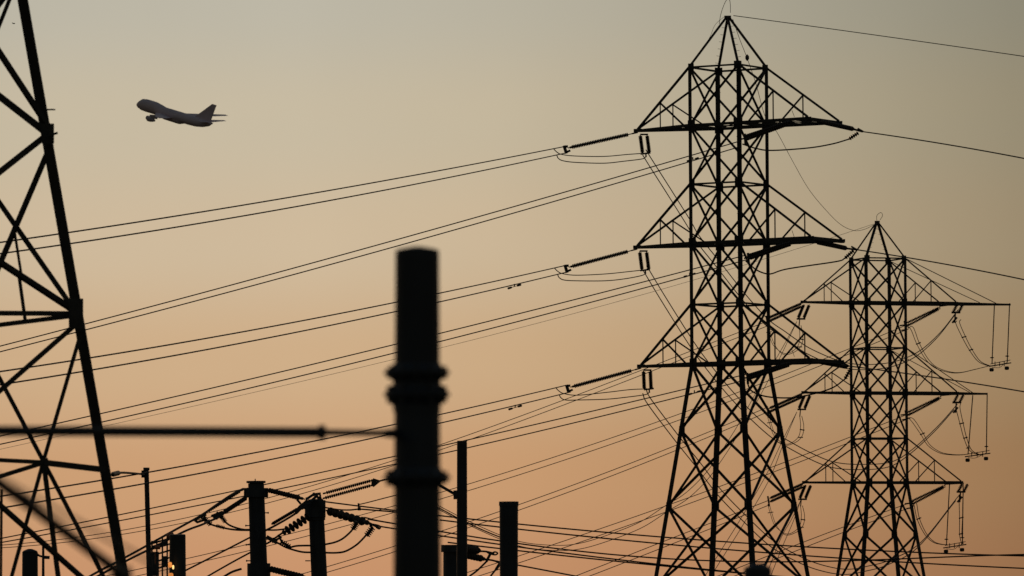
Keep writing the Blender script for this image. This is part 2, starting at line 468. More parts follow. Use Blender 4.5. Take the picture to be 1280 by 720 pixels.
for i in range(3):
    for j, nm in enumerate(('upper', 'lower')):
        o = wire(fit_path(RIGHT[i][j], dRa[i]+1, 330, -120), RW, f'{nm} wire of the long pair running left from the big tower\'s {lev[i]} right arm')
        if j == 1: damper(o, (866, 862, 868)[i], (199.5, 344, 491)[i], dRa[i]+1, 8)
# single conductors leaving to the right
UR = [[(1078,164.5),(1180,180),(1280,198)], [(1070,312),(1131,321),(1200,334),(1280,349.5)], [(1060,457.5),(1121,466),(1200,476),(1280,489.7)]]
for i in range(3):
    wire(fit_path(UR[i], dRb[i], 325, 1420), .033, f'single dark wire leaving the big tower\'s {lev[i]} right arm to the right')
wire(fit_path([(917,19.5),(1010,32),(1100,45),(1200,58.5),(1280,70.5)], D1, 330, 1420), .022, 'thin top wire sloping from the peak of the largest tower to the right edge', group='thin earth wires')
# faint earth wire from the peak of the smaller tower
wire(fit_path([(1092,280),(1035,299),(965,319.5),(760,380),(680,402),(550,435),(440,463),(310,493),(130,530),(0,562)], D2, 470, -120, deg=3), .014, 'faintest hair-thin wire running left from the peak of the smaller tower', group='thin earth wires')
wire(spline_path([(916,24),(925,50),(934,73),(945,105),(957,147),(971,165),(990,200),(1010,235),(1030,260),(1050,280),(1067,288),(1081,286.5),(1096,279)], D1, D2), .016, 'thin slack cable dropping from the big tower peak to the smaller tower peak', group='thin earth wires')
m = MB(); c = P(934, 73, D1+1); m.lathe(c+Vector((0, 0, .25)), c-Vector((0, 0, .15)), [(0, .03), (.3, .12), (.7, .12), (1, .03)]); o = m.build('cable_clamp', 'wire'); tag(o, 'small dark clamp on the slack cable just below the big tower peak', 'clamp')
# loops on the peaks
wire(spline_path([(899,30),(901,18),(905,6),(909,-1),(912,0),(913,8),(913,16)], D1, D1), .014, 'small loop of thin wire standing on the peak of the largest tower', group='thin earth wires', name='wire_loop')
wire(spline_path([(881,57),(888,45),(894,31),(905,21)], D1, D1), .010, 'short thin wire along the left strut of the largest tower peak', group='thin earth wires', name='wire_loop')
wire(spline_path([(1096,276),(1096,270),(1099,266.5),(1102,266),(1103,270),(1100,275)], D2, D2), .016, 'small loop of thin wire standing on the peak of the smaller tower', group='thin earth wires', name='wire_loop')

# lines out of the smaller tower
dL2 = [depth(p) for p in L2]; dR2 = [depth(r['a']) for r in R2]
SM = [
 (dL2[0], [(958,402),(920,416),(870,437),(760,479),(720,495),(640,524),(580,544),(550,555.5),(490,574),(400,604.5),(331,627),(300,635.3),(152,656.7),(0,682)],
          [(958,408),(870,444),(760,485.5),(720,501),(640,529.5),(598,543.5),(550,562),(490,583),(400,609.7),(331,633),(300,638.7),(153,665),(0,685)], 'top left', 3),
 (dR2[0], [(1136,405),(1107,417),(1065,434),(980,467),(896,499),(847,516),(760,549),(640,589),(587,605.5),(550,617),(493,631),(407,657),(365,667),(300,684),(233,698.7),(163,713)],
          [(1136,411),(1107,423),(1065,440),(980,474),(896,507),(847,523),(760,556),(640,597),(587,614.6),(550,625),(493,640),(407,666),(333,682.5),(300,691.7),(233,706.7),(173,719)], 'top right', 2),
 (dL2[1], [(957,510),(845,556),(760,589),(648,630),(585,655),(500,681),(406,709)], [(957,516),(845,564),(760,596),(648,636.5),(585,661),(500,688),(420,712)], 'middle left', 2),
 (dR2[1], [(1139,516),(1065,544),(985,576),(940,592),(892,610),(832,634),(747,663),(687,682.5),(647,696),(585,715)], [(1139,522),(1065,550),(985,583),(892,618),(827,643),(763,665),(698,687),(647,704)], 'middle right', 2),
 (dL2[2], [(962,625),(903,648),(880,657),(820,680),(780,697),(722,719)], [(962,631),(903,655),(880,664),(823,687),(788,700),(740,719)], 'lowest left', 2),
 (dR2[2], [(1142,627),(1065,654),(1005,678),(940,703),(900,719)], [(1142,633),(1065,661),(1005,685),(940,711)], 'lowest right', 2),
]
for d0, ua, la, nm, dg in SM:
    for q, pts in (('upper', ua), ('lower', la)):
        xe = -120 if pts[-1][0] == 0 else pts[-1][0]-60
        wire(fit_path(pts, d0, 455, xe, deg=dg), .026, f'{q} wire of the thin pair slanting left from the smaller tower\'s {nm} arm')

# slack spans from big tower left arms to the smaller tower right arms
SPAN = [
 [(806,190),(814,203),(842,247),(862,279),(873,298),(900,332),(930,370),(958,401),(980,417),(994,427),(1013,439),(1046,453),(1074,458),(1112,455.5),(1145,443),(1173,419),(1196,390)],
 [(807,335),(828,370),(860,421),(880,450),(910,487),(940,519),(967,543),(985,554),(1013,569),(1041,580),(1074,583),(1112,580),(1138,565),(1170,536),(1195,508)],
 [(806,488),(812,501),(845,545),(873,580),(900,615),(932,648),(967,680),(1005,701),(1035,711),(1060,714),(1084,710),(1112,702),(1150,680),(1197,622)],
]
for i in range(3):
    for q, (dx, dy) in (('upper', (1.5, -2.5)), ('lower', (-2.5, 4))):
        pts = [(x+dx, y+dy) for k, (x, y) in enumerate(SPAN[i])]
        wire(spline_path(pts, dL[i], depth(R2[i]['b'])), .030, f'{q} cable of the slack pair sagging between towers from the big tower\'s {lev[i]} left arm', group='slack cables between the two towers')

# slack pairs from the small tower left arms down into the substation
NS = [
 ([(996,402),(975,440),(950,482),(922,532),(897,571),(879,595),(856,617),(832,632),(797,654),(747,673),(713,681),(680,681),(650,677),(623,668),(585,651),(550,633),(500,606)], 'top left'),
 ([(996,515),(977,553),(957,595),(925,650),(900,690),(872,735)], 'middle left'),
 ([(1001,625),(990,648),(977,671),(964,703),(950,740)], 'lowest left'),
]
for k, (pts, nm) in enumerate(NS):
    for q, (dx, dy) in (('upper', (0, 0)), ('lower', (3.5, 6.5))):
        pp = [(x+dx*min(1, j/2), y+dy*min(1, j/2)) for j, (x, y) in enumerate(pts)]
        wire(spline_path(pp, dL2[k], 400), .022, f'{q} cable of the steep pair dropping from the smaller tower\'s {nm} arm tip', group='cables dropping into the substation')

# ------------------------------------------------------------------ insulator strings, fittings, jumpers
def string(p0, p1, label, nd=24, rd=.14, group='insulator strings', lead=.06, tail=.04, core=.45, thin=False):
    """ribbed insulator string between two points, with end fittings as parts"""
    p0 = Vector(p0); p1 = Vector(p1); L = (p1-p0).length
    a = p0.lerp(p1, lead); b = p0.lerp(p1, 1-tail)
    prof = []; 
    for k in range(nd):
        t = k/nd; w = 1/nd
        prof += ([(t, rd*core), (t+w*.14, rd), (t+w*.26, rd*.95), (t+w*.38, rd*core)] if thin else [(t, rd*core), (t+w*.2, rd), (t+w*.6, rd*.95), (t+w*.75, rd*core)])
    prof.append((1, rd*core))
    m = MB(); m.lathe(a, b, prof, n=12); o = m.build('insulator_string', 'porcelain', smooth=False)
    tag(o, label, 'insulator', group)
    m = MB(); m.cyl(p0, a, .035); m.bar(p0, p0.lerp(p1, lead*.6), .09); m.build('end_fitting', 'steel', o)
    m = MB(); m.cyl(b, p1, .035); m.cyl(b, b.lerp(p1, .5), rd*.55); m.build('end_fitting', 'steel', o)
    return o
def fitting(name, label, fn, group=None, cat='fitting', mt='steel'):
    m = MB(); fn(m); o = m.build(name, mt); tag(o, label, cat, group); return o
TL = [((795,161),(705,187)), ((797,312),(706,336)), ((800,460),(708,486))]
for i in range(3):
    (xa, ya), (xb, yb) = TL[i]; d = dL[i]
    xa, ya, _ = proj(L1[i]); ya += 2
    string(P(xa, ya, d), P(xb+5, yb-2, d-1), f'long slanted insulator string on the big tower\'s {lev[i]} left arm tip', 34, .13, lead=.14, tail=.05, core=.55)
    def yk(m, xb=xb, yb=yb, d=d):
        a = P(xb, yb-5, d-1); b = P(xb+3, yb+5, d-1); m.bar(a, b, .2, .08)
        m.cyl(P(xb-1, yb-3.5, d-1), P(xb+5, yb-4, d-1), .08); m.cyl(P(xb+1, yb+4, d-1), P(xb+8, yb+1, d-1), .07)
    fitting('yoke_plate', f'upright plate at the wire end of the big tower\'s {lev[i]} left insulator string', yk, 'yoke plates', 'yoke plate')
    # two short hanging strings and the bottom bar
    xo = xa
    for q, dx in (('left', 3), ('right', 11.5)):
        string(P(xo+dx, ya+3, d+.1), P(xo+dx+(3 if i < 2 else 1), ya+26, d+.1), f'{q} one of two short strings under the big tower\'s {lev[i]} left arm tip', 16, .135, 'short hanging insulators', core=.7)
    fitting('yoke_bar', f'small bar at the foot of two short strings, big tower\'s {lev[i]} left arm tip', lambda m: (m.bar(P(xo+3.5, ya+27, d), P(xo+16, ya+25.5, d), .14, .1), m.bar(P(xo+10, ya+26, d), P(xo+10.5, ya+31, d), .09)), 'yoke bars', 'yoke bar')
    m = MB(); m.bar(P(xo+3, ya+2.5, d), P(xo+13, ya+2.5, d), .1); m.build('hanger_bar', 'steel', T1.root)
    # jumpers from the line end to the foot of the short strings
    fx, fy = xo+9, ya+27
    wire(spline_path([(xb-13, yb-1), (xb-9, yb+3), (xb-3, yb+6), (xb+14, yb+8), (xb+50, yb+8.5-i*2), (xb+80, yb+6-i*2.5), (fx, fy-1)], d-1, d), .026, f'upper jumper loop under the big tower\'s {lev[i]} left insulator string', group='jumper loops', name='jumper_cable')
    wire(spline_path([(xb-9, yb+7), (xb-7, yb+11), (xb-1, yb+14), (xb+15, yb+16-i), (xb+50, yb+17-i*2), (xb+75, yb+14.5-i*2), (fx-3, fy+6), (fx+1, fy+3)], d-1, d), .026, f'lower jumper loop under the {lev[i]} left insulator string of the big tower', group='jumper loops', name='jumper_cable')

# right arms of the big tower: paired strings left, paired strings right, big jumper
JR = [[(928,180),(945,185.5),(965,188),(1010,185),(1040,180),(1061,174),(1073,166)],
      [(932,326),(945,337),(957,342),(965,342),(985,336),(1045,327),(1056,323),(1067,313)],
      [(934,478),(940,489),(960,496),(992,497),(1022,491),(1042,484),(1056,474),(1064,460)]]
SRL = [((990,152),(931,172)), ((991,303),(935,321)), ((989,454),(934,471))]
SRR = [((1022,151),(1068,161.5)), ((1020,302),(1059,310.5)), ((1020,451),(1059,458.5))]
for i in range(3):
    (xa, ya), (xb, yb) = SRL[i]
    for q, dy in (('upper', -1.2), ('lower', 2.6)):
        string(P(xa, ya+dy*.5, dRa[i]), P(xb, yb+dy, dRa[i]+2.5), f'{q} string of the pair slanting left under the big tower\'s {lev[i]} right arm', 22, .125, 'paired strings under right arms')
    fitting('yoke_plate', f'dark plate at the left end of the big tower\'s {lev[i]} paired strings', lambda m: (m.bar(P(xb, yb-5, dRa[i]+2.5), P(xb+1, yb+9, dRa[i]+2.5), .16, .1), m.bar(P(xb-5, yb+2, dRa[i]+2.5), P(xb, yb+1, dRa[i]+2.5), .1)), 'yoke plates', 'yoke plate')
    (xa, ya), (xb, yb) = SRR[i]
    for q, dy in (('near', -1.2), ('far', 1.5)):
        string(P(xa, ya+dy*.6, dRb[i]-2.2), P(xb, yb+dy*.4, dRb[i]+1), f'{q} string of the pair reaching right beyond the big tower\'s {lev[i]} right arm', 20, .125, 'paired strings beyond right arms')
    ex, ey = UR[i][0]
    fitting('line_clamp', f'small dark clamp where the {lev[i]} right wire of the big tower begins', lambda m: (m.bar(P(xb-1, yb, dRb[i]+1), P(ex, ey, dRb[i]), .11), m.bar(P(ex-6, ey-4, dRb[i]), P(ex+1, ey, dRb[i]), .1)), 'line clamps', 'clamp')
    jx, jy = JR[i][-1]; kx, ky = JR[i][-2]
    string(P(jx, jy, dRb[i]), P(kx, ky, dRb[i]), f'stubby ribbed fitting at the right end of the {lev[i]} big jumper loop', 5, .13, 'stubby ribbed fittings', .02, .02)
    wire(spline_path(JR[i][:-1], dRa[i]+2.5, dRb[i]), .04, f'wide jumper loop sagging below the {lev[i]} right arm of the big tower', group='jumper loops', name='jumper_cable')
    # arm-end spike
    fitting('bird_spike', f'thin upright spike on the {lev[i]} right arm of the big tower', lambda m: m.cyl(P(993, (146, 297, 446)[i], dRa[i]), P(990, (138, 288, 437)[i], dRa[i]), .015), 'thin arm spikes', 'spike')

# left tips of the small tower
for i in range(3):
    xt, yt, d = proj(L2[i])
    for q, dy in (('upper', 0), ('lower', 4.5)):
        string(P(xt+1, yt+dy*.8, d), P(xt-45, yt+20+dy, d-1), f'{q} string of the pair slanting left from the smaller tower\'s {lev[i]} left tip', 26, .13, 'paired strings of the smaller tower', .1, .04)
    fitting('yoke_plate', f'small plate ending the slanted pair at the smaller tower\'s {lev[i]} left tip', lambda m: m.bar(P(xt-47, yt+17, d-1), P(xt-45, yt+30, d-1), .14), 'yoke plates', 'yoke plate')
    for q, dx in (('left', -1), ('right', 6)):
        string(P(xt+dx+1, yt+3, d), P(xt+dx-6, yt+20, d), f'{q} one of two short leaning strings, smaller tower\'s {lev[i]} left tip', 13, .15, 'short hanging insulators', core=.75)
    fitting('yoke_bar', f'small bar joining two short strings, smaller tower\'s {lev[i]} left tip', lambda m: (m.bar(P(xt-9, yt+21, d), P(xt+2, yt+21, d), .14), m.bar(P(xt-5, yt+20, d), P(xt-6, yt+30, d), .09)), 'yoke bars', 'yoke bar')
    for q, off in (('near', 0), ('far', 4)):
        wire(spline_path([(xt-6+off*.6, yt+29), (xt-5+off, yt+42), (xt-7+off, yt+54), (xt-15+off, yt+62), (xt-25, yt+64+off*.4), (xt-38+off*.5, yt+54), (xt-44+off*.5, yt+38), (xt-47+off*.5, yt+27)], d, d-1), .022, f'{q} jumper loop between the strings at the smaller tower\'s {lev[i]} left tip', group='jumper loops', name='jumper_cable')
    fitting('spacer', f'short rungs between the paired jumpers, smaller tower\'s {lev[i]} left tip', lambda m: (m.bar(P(xt-47, yt+38, d), P(xt-40, yt+37, d), .07), m.bar(P(xt-6, yt+46, d), P(xt, yt+47, d), .09), m.bar(P(xt-8, yt+56, d), P(xt-2, yt+56, d), .08)), 'jumper spacers', 'spacer')

# right arms of the small tower
ROD = [((1243,383,1240,455), (1262,381,1259,453)), ((1216,496,1210,568), (1234,493,1233,566)), ((1187,606,1183,682), (1204,606,1203,680))]
for i in range(3):
    da, db = depth(R2[i]['a']), depth(R2[i]['b'])
    xa, ya, _ = proj(R2[i]['a']); xb, yb, _ = proj(R2[i]['b'])
    for q, o_ in (('upper', -1), ('lower', 3)):
        string(P(xa-1, ya+3+o_*.5, da), P(xa-44, ya+24+o_, da), f'{q} string of the slanted pair under the smaller tower\'s {lev[i]} right arm', 24, .12, 'paired strings of the smaller tower')
    fitting('yoke_plate', f'plate at the lower end of the slanted pair, smaller tower\'s {lev[i]} right arm', lambda m: (m.bar(P(xa-46, ya+20, da), P(xa-44, ya+33, da), .16), m.bar(P(xa-52, ya+26, da), P(xa-44, ya+25, da), .12), m.bar(P(xa-50, ya+32, da), P(xa-44, ya+31, da), .12)), 'yoke plates', 'yoke plate')
    for q, dx in (('left', 0), ('right', 7)):
        string(P(xb-2+dx+3, yb+2, db), P(xb-2+dx-2, yb+12, db), f'{q} one of two stubby strings beneath the smaller tower\'s {lev[i]} right arm end', 6, .15, 'short hanging insulators')
    fitting('yoke_bar', f'small bar and hook beneath the smaller tower\'s {lev[i]} right arm end', lambda m: (m.bar(P(xb-6, yb+12, db), P(xb+5, yb+12, db), .16), m.bar(P(xb-1, yb+11, db), P(xb-2, yb+25, db), .12), m.bar(P(xb-5, yb+25, db), P(xb+1, yb+18, db), .16)), 'yoke bars', 'yoke bar')
    # hanging rods with the switch bar
    (ax, ay, bx, by), (cx, cy, dx_, dy_) = ROD[i]
    de = depth(R2[i]['e']) if 'e' in R2[i] else db
    rods = []
    for q, (x0, y0, x1_, y1_) in (('left', ROD[i][0]), ('right', ROD[i][1])):
        m = MB(); m.cyl(P(x0, y0-2, de), P(x1_, y1_, de), .045)
        o = m.build('hanging_rod', 'porcelain'); tag(o, f'{q} long thin rod hanging from the {lev[i]} right arm of the smaller tower', 'rod', 'long hanging rods')
        m = MB(); c = P(x1_, y1_-7, de); m.lathe(c, c+Vector((0, 0, .12)), [(0, .03), (.3, .17), (.7, .17), (1, .03)]); m.build('grading_ring', 'steel', o)
        m = MB(); c = P(x1_-.5, y1_+5, de); m.lathe(c, c-Vector((0, 0, .3)), [(0, .13), (.2, .19), (.8, .19), (1, .12)]); m.build('weight', 'steel', o)
    def bar_(m):
        m.cyl(P(bx-4, by+3, de), P(dx_+5, dy_+.5, de), .05); m.cyl(P(bx-2, by, de), P(dx_+4, dy_-3, de), .03)
        for t in (.2, .5, .8): m.bar(P(bx+(dx_-bx)*t, by+3, de), P(bx+(dx_-bx)*t, by-3, de), .07)
        m.tube(spline_path([(bx, by+4), (bx+9, by+4.5), (dx_-4, dy_+2), (dx_, dy_)], de, de), .025)
    fitting('spreader_bar', f'short bar with hanging weights on the rods of the {lev[i]} right arm, smaller tower', bar_, 'spreader bars', 'spreader bar')
    # jumper: string end -> loop -> spreader bar, and arm end -> spreader bar
    LOOP = [[(1138,411),(1146,430),(1157,449),(1169,460),(1186,465.5),(1200,466),(1218,462),(1238,457)],
            [(1139,526),(1151,543),(1160,557),(1174,566),(1189,568.6),(1203,568.6),(1212,567)],
            [(1142,630),(1146.5,649),(1156,668),(1166,677.5),(1176,680.5),(1185,681)]][i]
    DROP = [[(1196,401),(1195,405),(1203,422),(1212,438),(1223,452),(1237,458)],
            [(1195.5,506),(1195.5,512),(1200,530),(1205,548),(1212,563),(1224,569)],
            [(1199,618),(1199,630),(1199.5,648),(1199.5,668),(1202,680)]][i]
    for q, o_ in (('near', 0), ('far', 4)):
        nL, nD = len(LOOP), len(DROP)-1
        wire(spline_path([(x+o_*(1-k/nL), y-o_*.5*(1-k/nL)) for k, (x, y) in enumerate([(xa-46, ya+27+o_)]+LOOP)], da, de), .026, f'{q} cable of the deep jumper loop under the smaller tower\'s {lev[i]} right arm', group='deep jumper loops', name='jumper_cable')
        wire(spline_path([(x+o_*1.3*(1-.6*k/nD), y-o_*.4*(1-k/nD)) for k, (x, y) in enumerate(DROP)], db, de), .026, f'{q} cable curving from the smaller tower\'s {lev[i]} right arm to its spreader bar', group='deep jumper loops', name='jumper_cable')
    p_, q_, r_ = DROP[2], DROP[3], LOOP[1]
    fitting('spacer', f'rungs between the paired cables under the smaller tower\'s {lev[i]} right arm end', lambda m: (m.bar(P(p_[0]-1, p_[1], db), P(p_[0]+5, p_[1]-1.5, db), .1), m.bar(P(q_[0]-1, q_[1], db), P(q_[0]+4.5, q_[1]-1.5, db), .1), m.bar(P(r_[0]-1, r_[1]+.5, da), P(r_[0]+5, r_[1]-2, da), .1)), 'jumper spacers', 'spacer')

# ------------------------------------------------------------------ heavy low lines across the bottom
DP = 330.0
HV = [
 ([(405,627),(447,631),(493,638),(550,644),(585,649),(623,653),(700,660),(840,672.5),(980,682),(1160,690.5),(1280,695)], 'highest nearly level wire, running right from the clamp-crowded pole'),
 ([(550,650),(585,653.5),(700,666.7),(840,681),(980,693.5),(1130,702),(1280,710.5)], 'second highest nearly level wire crossing behind both short poles to the right edge'),
 ([(460,649),(493,654),(553,664),(585,670),(647,679),(700,686.7),(797,697),(842,699),(960,700.5),(1080,700),(1160,698.5),(1280,693)], 'nearly level wire that dips and rises again below the largest tower'),
 ([(475,658),(493,660),(553,671),(585,676),(623,681),(700,691.7),(823,703),(930,715),(1010,724)], 'nearly level wire starting at the large-disc insulator and leaving the bottom edge'),
 ([(560,678),(647,691.7),(747,697),(840,708),(930,717)], 'dark wire starting behind the wide foreground pole and sinking below the largest tower'),
 ([(560,690),(647,706.7),(700,716),(760,728)], 'lowest short dark wire right of the blunt square-topped pole'),
]
for pts, lb in HV:
    wire(fit_path(pts, DP, 345, 1420 if pts[-1][0] == 1280 else None, deg=4 if 'dips' in lb else 2), .038, lb, group='nearly level heavy wires')

# ------------------------------------------------------------------ poles
def pole(px_top, py_top, w_top, w_bot, d, label, name='steel_pole', cat='pole', group=None, sq=False, cap=None, px_bot=None, n=28):
    px_bot = px_top if px_bot is None else px_bot
    rt_, rb = w_top/2*d/FPX, w_bot/2*d/FPX
    t = P(px_top, py_top, d); b720 = P(px_bot, 720, d)
    v = (b720-t); k = t.z/(t.z-b720.z); foot = t+v*k; foot.z = 0
    rf = rt_+(rb-rt_)*k
    rt0 = empty(name, foot); tag(rt0, label, cat, group)
    m = MB()
    if sq: m.lathe(foot, t, [(0, rf*1.2), (1, rt_*1.2)], n=4)
    else: m.lathe(foot, t, [(0, rf), (.995, rt_), (1, rt_*.97)], n=n)
    m.build('shaft', 'pole', rt0, smooth=False)
    m = MB(); m.cyl(foot+Vector((0, 0, -.2)), foot+Vector((0, 0, .12)), rf*1.6, n=24); m.build('base_flange', 'concrete', rt0)
    return rt0, t, foot

# A. big out-of-focus pole
DA = 41.0
rtA, tA, fA = pole(521.5, 312, 55, 60, DA, 'very wide blurred dark pole with ringed collars near the centre', name='ringed_pole')
m = MB(); a = P(521.5, 312, DA); m.lathe(a-Vector((0, 0, .01)), a+Vector((0, 0, .022)), [(0, .157), (.5, .12), (1, .03)], n=28); m.build('cap', 'pole', rtA, smooth=True)
for y_, hw, hh in ((466, 40, 9.5), (493, 40, 11), (597, 41, 10)):
    m = MB(); c = P(521, y_, DA); r = hw*DA/FPX; h = hh*DA/FPX
    m.lathe(c-Vector((0, 0, h*1.2)), c+Vector((0, 0, h*1.2)), [(0, r*.74), (.32, r*.88), (.42, r*1.04), (.58, r*1.04), (.68, r*.86), (1, r*.74)], n=28)
    for k in range(12):
        an = k*math.tau/12; v = Vector((math.cos(an), math.sin(an), 0))*r*.88
        q = .7+.5*random.random(); m.cyl(c+v-Vector((0, 0, h*q)), c+v+Vector((0, 0, h*q)), .015, n=6)
    m.build('collar', 'pole', rtA)
m = MB(); c0 = P(521, 455, DA); c1 = P(521, 515, DA); m.cyl(c1, c0, .168, n=28); m.build('sleeve', 'pole', rtA)
# busbar
m = MB(); m.cyl(P(-160, 538, DA-1), P(402, 540.5, DA-1), .037, n=14)
bus = m.build('busbar_pipe', 'bus'); tag(bus, 'thick blurred level pipe running from the left edge to the wide pole', 'pipe')
m = MB(); m.cyl(P(402, 540.5, DA-1), P(482, 541.5, DA-1), .024, .022, n=12); m.build('end_rod', 'bus', bus)
m = MB(); m.cyl(P(398, 540.5, DA-1), P(407, 540.5, DA-1), .052, n=14); m.build('coupling', 'bus', bus)
m = MB(); m.lathe(P(470, 541.3, DA-1), P(494, 541.8, DA), [(0, .015), (.3, .022), (.8, .035), (1, .03)], n=14); m.build('terminal_clamp', 'bus', bus)
# blurred sloping struts, lower left
m = MB(); m.cyl(P(-140, 500, 27), P(158, 722, 30), .028, n=12)
o = m.build('sloping_pipe', 'bus'); tag(o, 'thick blurred pipe sloping down across the lower left corner', 'pipe')
pc = P(160, 722, 30); m = MB(); m.lathe(Vector((pc.x, pc.y, 0)), P(152, 708, 30), [(0, .06), (.93, .05), (.95, .075), (1, .05)], n=16); o = m.build('support_post', 'bus'); tag(o, 'blurred post head at the foot of the sloping pipe, bottom left', 'post')
m = MB(); m.cyl(P(-140, 521, 19), P(250, 737, 23), .0068, n=10)
o = m.build('sloping_cable', 'bus'); tag(o, 'faint widely blurred cable sloping beside the thick sloping pipe', 'cable')
# blurred cap at the bottom right of centre
rtB, tB, fB = pole(947, 709, 34, 34, 60, 'blurred round post head at the bottom edge below the largest tower', name='round_post')
m = MB(); a = P(947, 709, 60); m.lathe(a-Vector((0, 0, .01)), a+Vector((0, 0, .04)), [(0, .13), (1, .06)], n=20); m.build('cap', 'pole', rtB)

# B. the two clamp-topped poles
rt1, t1, f1 = pole(320, 604, 20, 21.5, DP, 'tall dark pole with flat cap plate and a band collar, left of its lower twin', px_bot=324)
def disc(y, x, hw, h, parent, name='collar', d=DP, n=20):
    m = MB(); c = P(x, y, d); m.cyl(c-Vector((0, 0, h/2)), c+Vector((0, 0, h/2)), hw*d/FPX, n=n); return m.build(name, 'pole', parent)
disc(602.5, 320, 12, .12, rt1, 'cap_plate'); disc(616, 320, 13.5, .5, rt1); disc(713, 323.5, 14.5, .8, rt1)
m = MB(); m.cyl(P(319, 602, DP), P(319, 598.5, DP), .03); m.build('rod', 'pole', rt1)
m = MB()
for px, py, sg in ((312,657,-1),(312.5,681,-1),(313,701,-1),(330.5,641,1)): m.cyl(P(px, py, DP), P(px+5*sg, py, DP), .035, n=6); m.cyl(P(px+4*sg, py, DP), P(px+5.5*sg, py, DP), .06, n=6)
m.build('step_bolts', 'pole', rt1)
m = MB()
for dx in (-12, 12): m.bar(P(320+dx, 610, DP), P(320+dx, 622, DP), .28)
m.build('clamp_lug', 'pole', rt1)
rt2, t2, f2 = pole(394.5, 624, 19, 20, DP-4, 'dark pole crowded with clamps on its top, just right of the taller twin', px_bot=399)
disc(636, 394, 13, .95, rt2, d=DP-4); disc(648, 395, 11.5, .2, rt2, d=DP-4)
m = MB()
for a, b in (((383,624),(392,618)), ((392,618),(401,617)), ((396,620),(405,632)), ((385,630),(380,636)), ((400,621),(402,628)), ((389,626),(397,619)), ((380,634),(388,628))):
    m.bar(P(*a, DP-5), P(*b, DP-5), .14); m.cyl(P(a[0]-1, a[1], DP-5), P(a[0]+1.5, a[1], DP-5), .11)
m.build('clamp_cluster', 'pole', rt2)
m = MB(); m.cyl(P(388, 701, DP-4), P(381.5, 701, DP-4), .035, n=6); m.build('step_bolts', 'pole', rt2)
# C. others
rt3, t3, f3 = pole(577.5, 553, 12.6, 13.4, 250, 'slim tall dark pole just right of the wide blurred pole')
m = MB(); m.cyl(P(577.5, 554, 250), P(577.5, 551, 250), .21, n=16); m.build('cap', 'pole', rt3)
m = MB(); m.bar(P(540, 601, 250), P(569, 618, 250), .12); m.build('bracket_arm', 'pole', rt3)
m = MB(); m.bar(P(570, 613, 250), P(570, 624, 250), .22); m.build('bracket_box', 'pole', rt3)
rt4, t4, f4 = pole(568, 684, 28, 28, 300, 'short broad dark cylinder behind the foot of the slim tall pole', name='equipment_tank', cat='tank')
m = MB(); a = P(568, 684, 300); m.cyl(a-Vector((0, 0, .25)), a+Vector((0, 0, .12)), .68, n=24); m.build('lid', 'pole', rt4)
rt5, t5, f5 = pole(636, 628, 23.4, 22.6, 200, 'blunt square-topped dark pole standing alone left of the largest tower')
m = MB(); a = P(636, 628, 200); m.cyl(a-Vector((0, 0, .12)), a+Vector((0, 0, .03)), .335, n=24); m.build('cap', 'pole', rt5)
rt6, t6, f6 = pole(183, 586, 6, 6.5, 280, 'thin pole with a short side wire, between the cut-off tower and the amber-spotted box', px_bot=186.5)
m = MB(); m.bar(P(179.5, 588, 280), P(179.5, 597, 280), .2); m.cyl(P(183, 588, 280), P(183, 584.5, 280), .15, n=10); m.build('clamp', 'pole', rt6)
rt7, t7, f7 = pole(222, 668, 20, 21, 260, 'broad flat-topped pole carrying the amber-spotted box, bottom left', n=28)
rt8, t8, f8 = pole(37.5, 690, 19.5, 20, 240, 'short broad pole with a curved cap in the bottom left corner')
m = MB(); a = P(37.5, 690, 240); m.lathe(a-Vector((0, 0, .03)), a+Vector((0, 0, .13)), [(0, .33), (.5, .28), (1, .08)], n=24); m.build('cap', 'pole', rt8, smooth=True)
m = MB(); m.tube(spline_path([(44,690),(50,695),(62,696.5)], 240, 240), .05); m.cyl(P(55, 696.5, 240), P(62, 697, 240), .07); m.build('side_rod', 'pole', rt8)
rt9, t9, f9 = pole(54, 680, 3, 3.6, 290, 'hair-thin pole beside the curved-cap pole in the bottom left corner')
# side wire of pole 6
o = wire(spline_path([(141,593.5),(150,591),(165,591.5),(180,593)], 200, 280), .04, 'short wire from the cut-off tower leg to the thin pole', group='short pole wires')
string(P(141, 593, 200), P(149, 591, 205), 'small ribbed insulator on the cut-off tower leg', 3, .09, 'insulators on the short poles', .02, .02)

# openwork box with amber spots, between pole 6 and pole 7
m = MB()
for x in (190, 196, 203, 209): m.bar(P(x, 722, 262), P(x, 676-(x-190)*.4, 262), .07)
for y in (679, 686, 694, 703, 712): m.bar(P(188, y+1, 262), P(212, y-6, 262), .08)
rack = m.build('openwork_rack', 'pole'); tag(rack, 'openwork rack with glowing amber spots between the thin pole and the broad pole', 'rack')
m = MB(); m.bar(P(190, 684, 263), P(209, 678, 263), .12); m.plate(P(194, 705, 263), (1, 0, 0), (0, 0, 1), .34, 1.1, .05); m.plate(P(205, 702, 263), (1, 0, 0), (0, 0, 1), .22, .5, .05); m.build('panel', 'pole', rack)
m = MB(); m.lathe(P(209, 672, 261), P(217, 667, 261), [(0, .1), (.3, .16), (.8, .15), (1, .08)]); m.build('bushing', 'copper', rack)
m = MB(); c = P(197, 684, 261.5); m.cyl(c-Vector((.12, 0, 0)), c+Vector((.12, 0, 0)), .10); m.build('bushing', 'copper', rack)
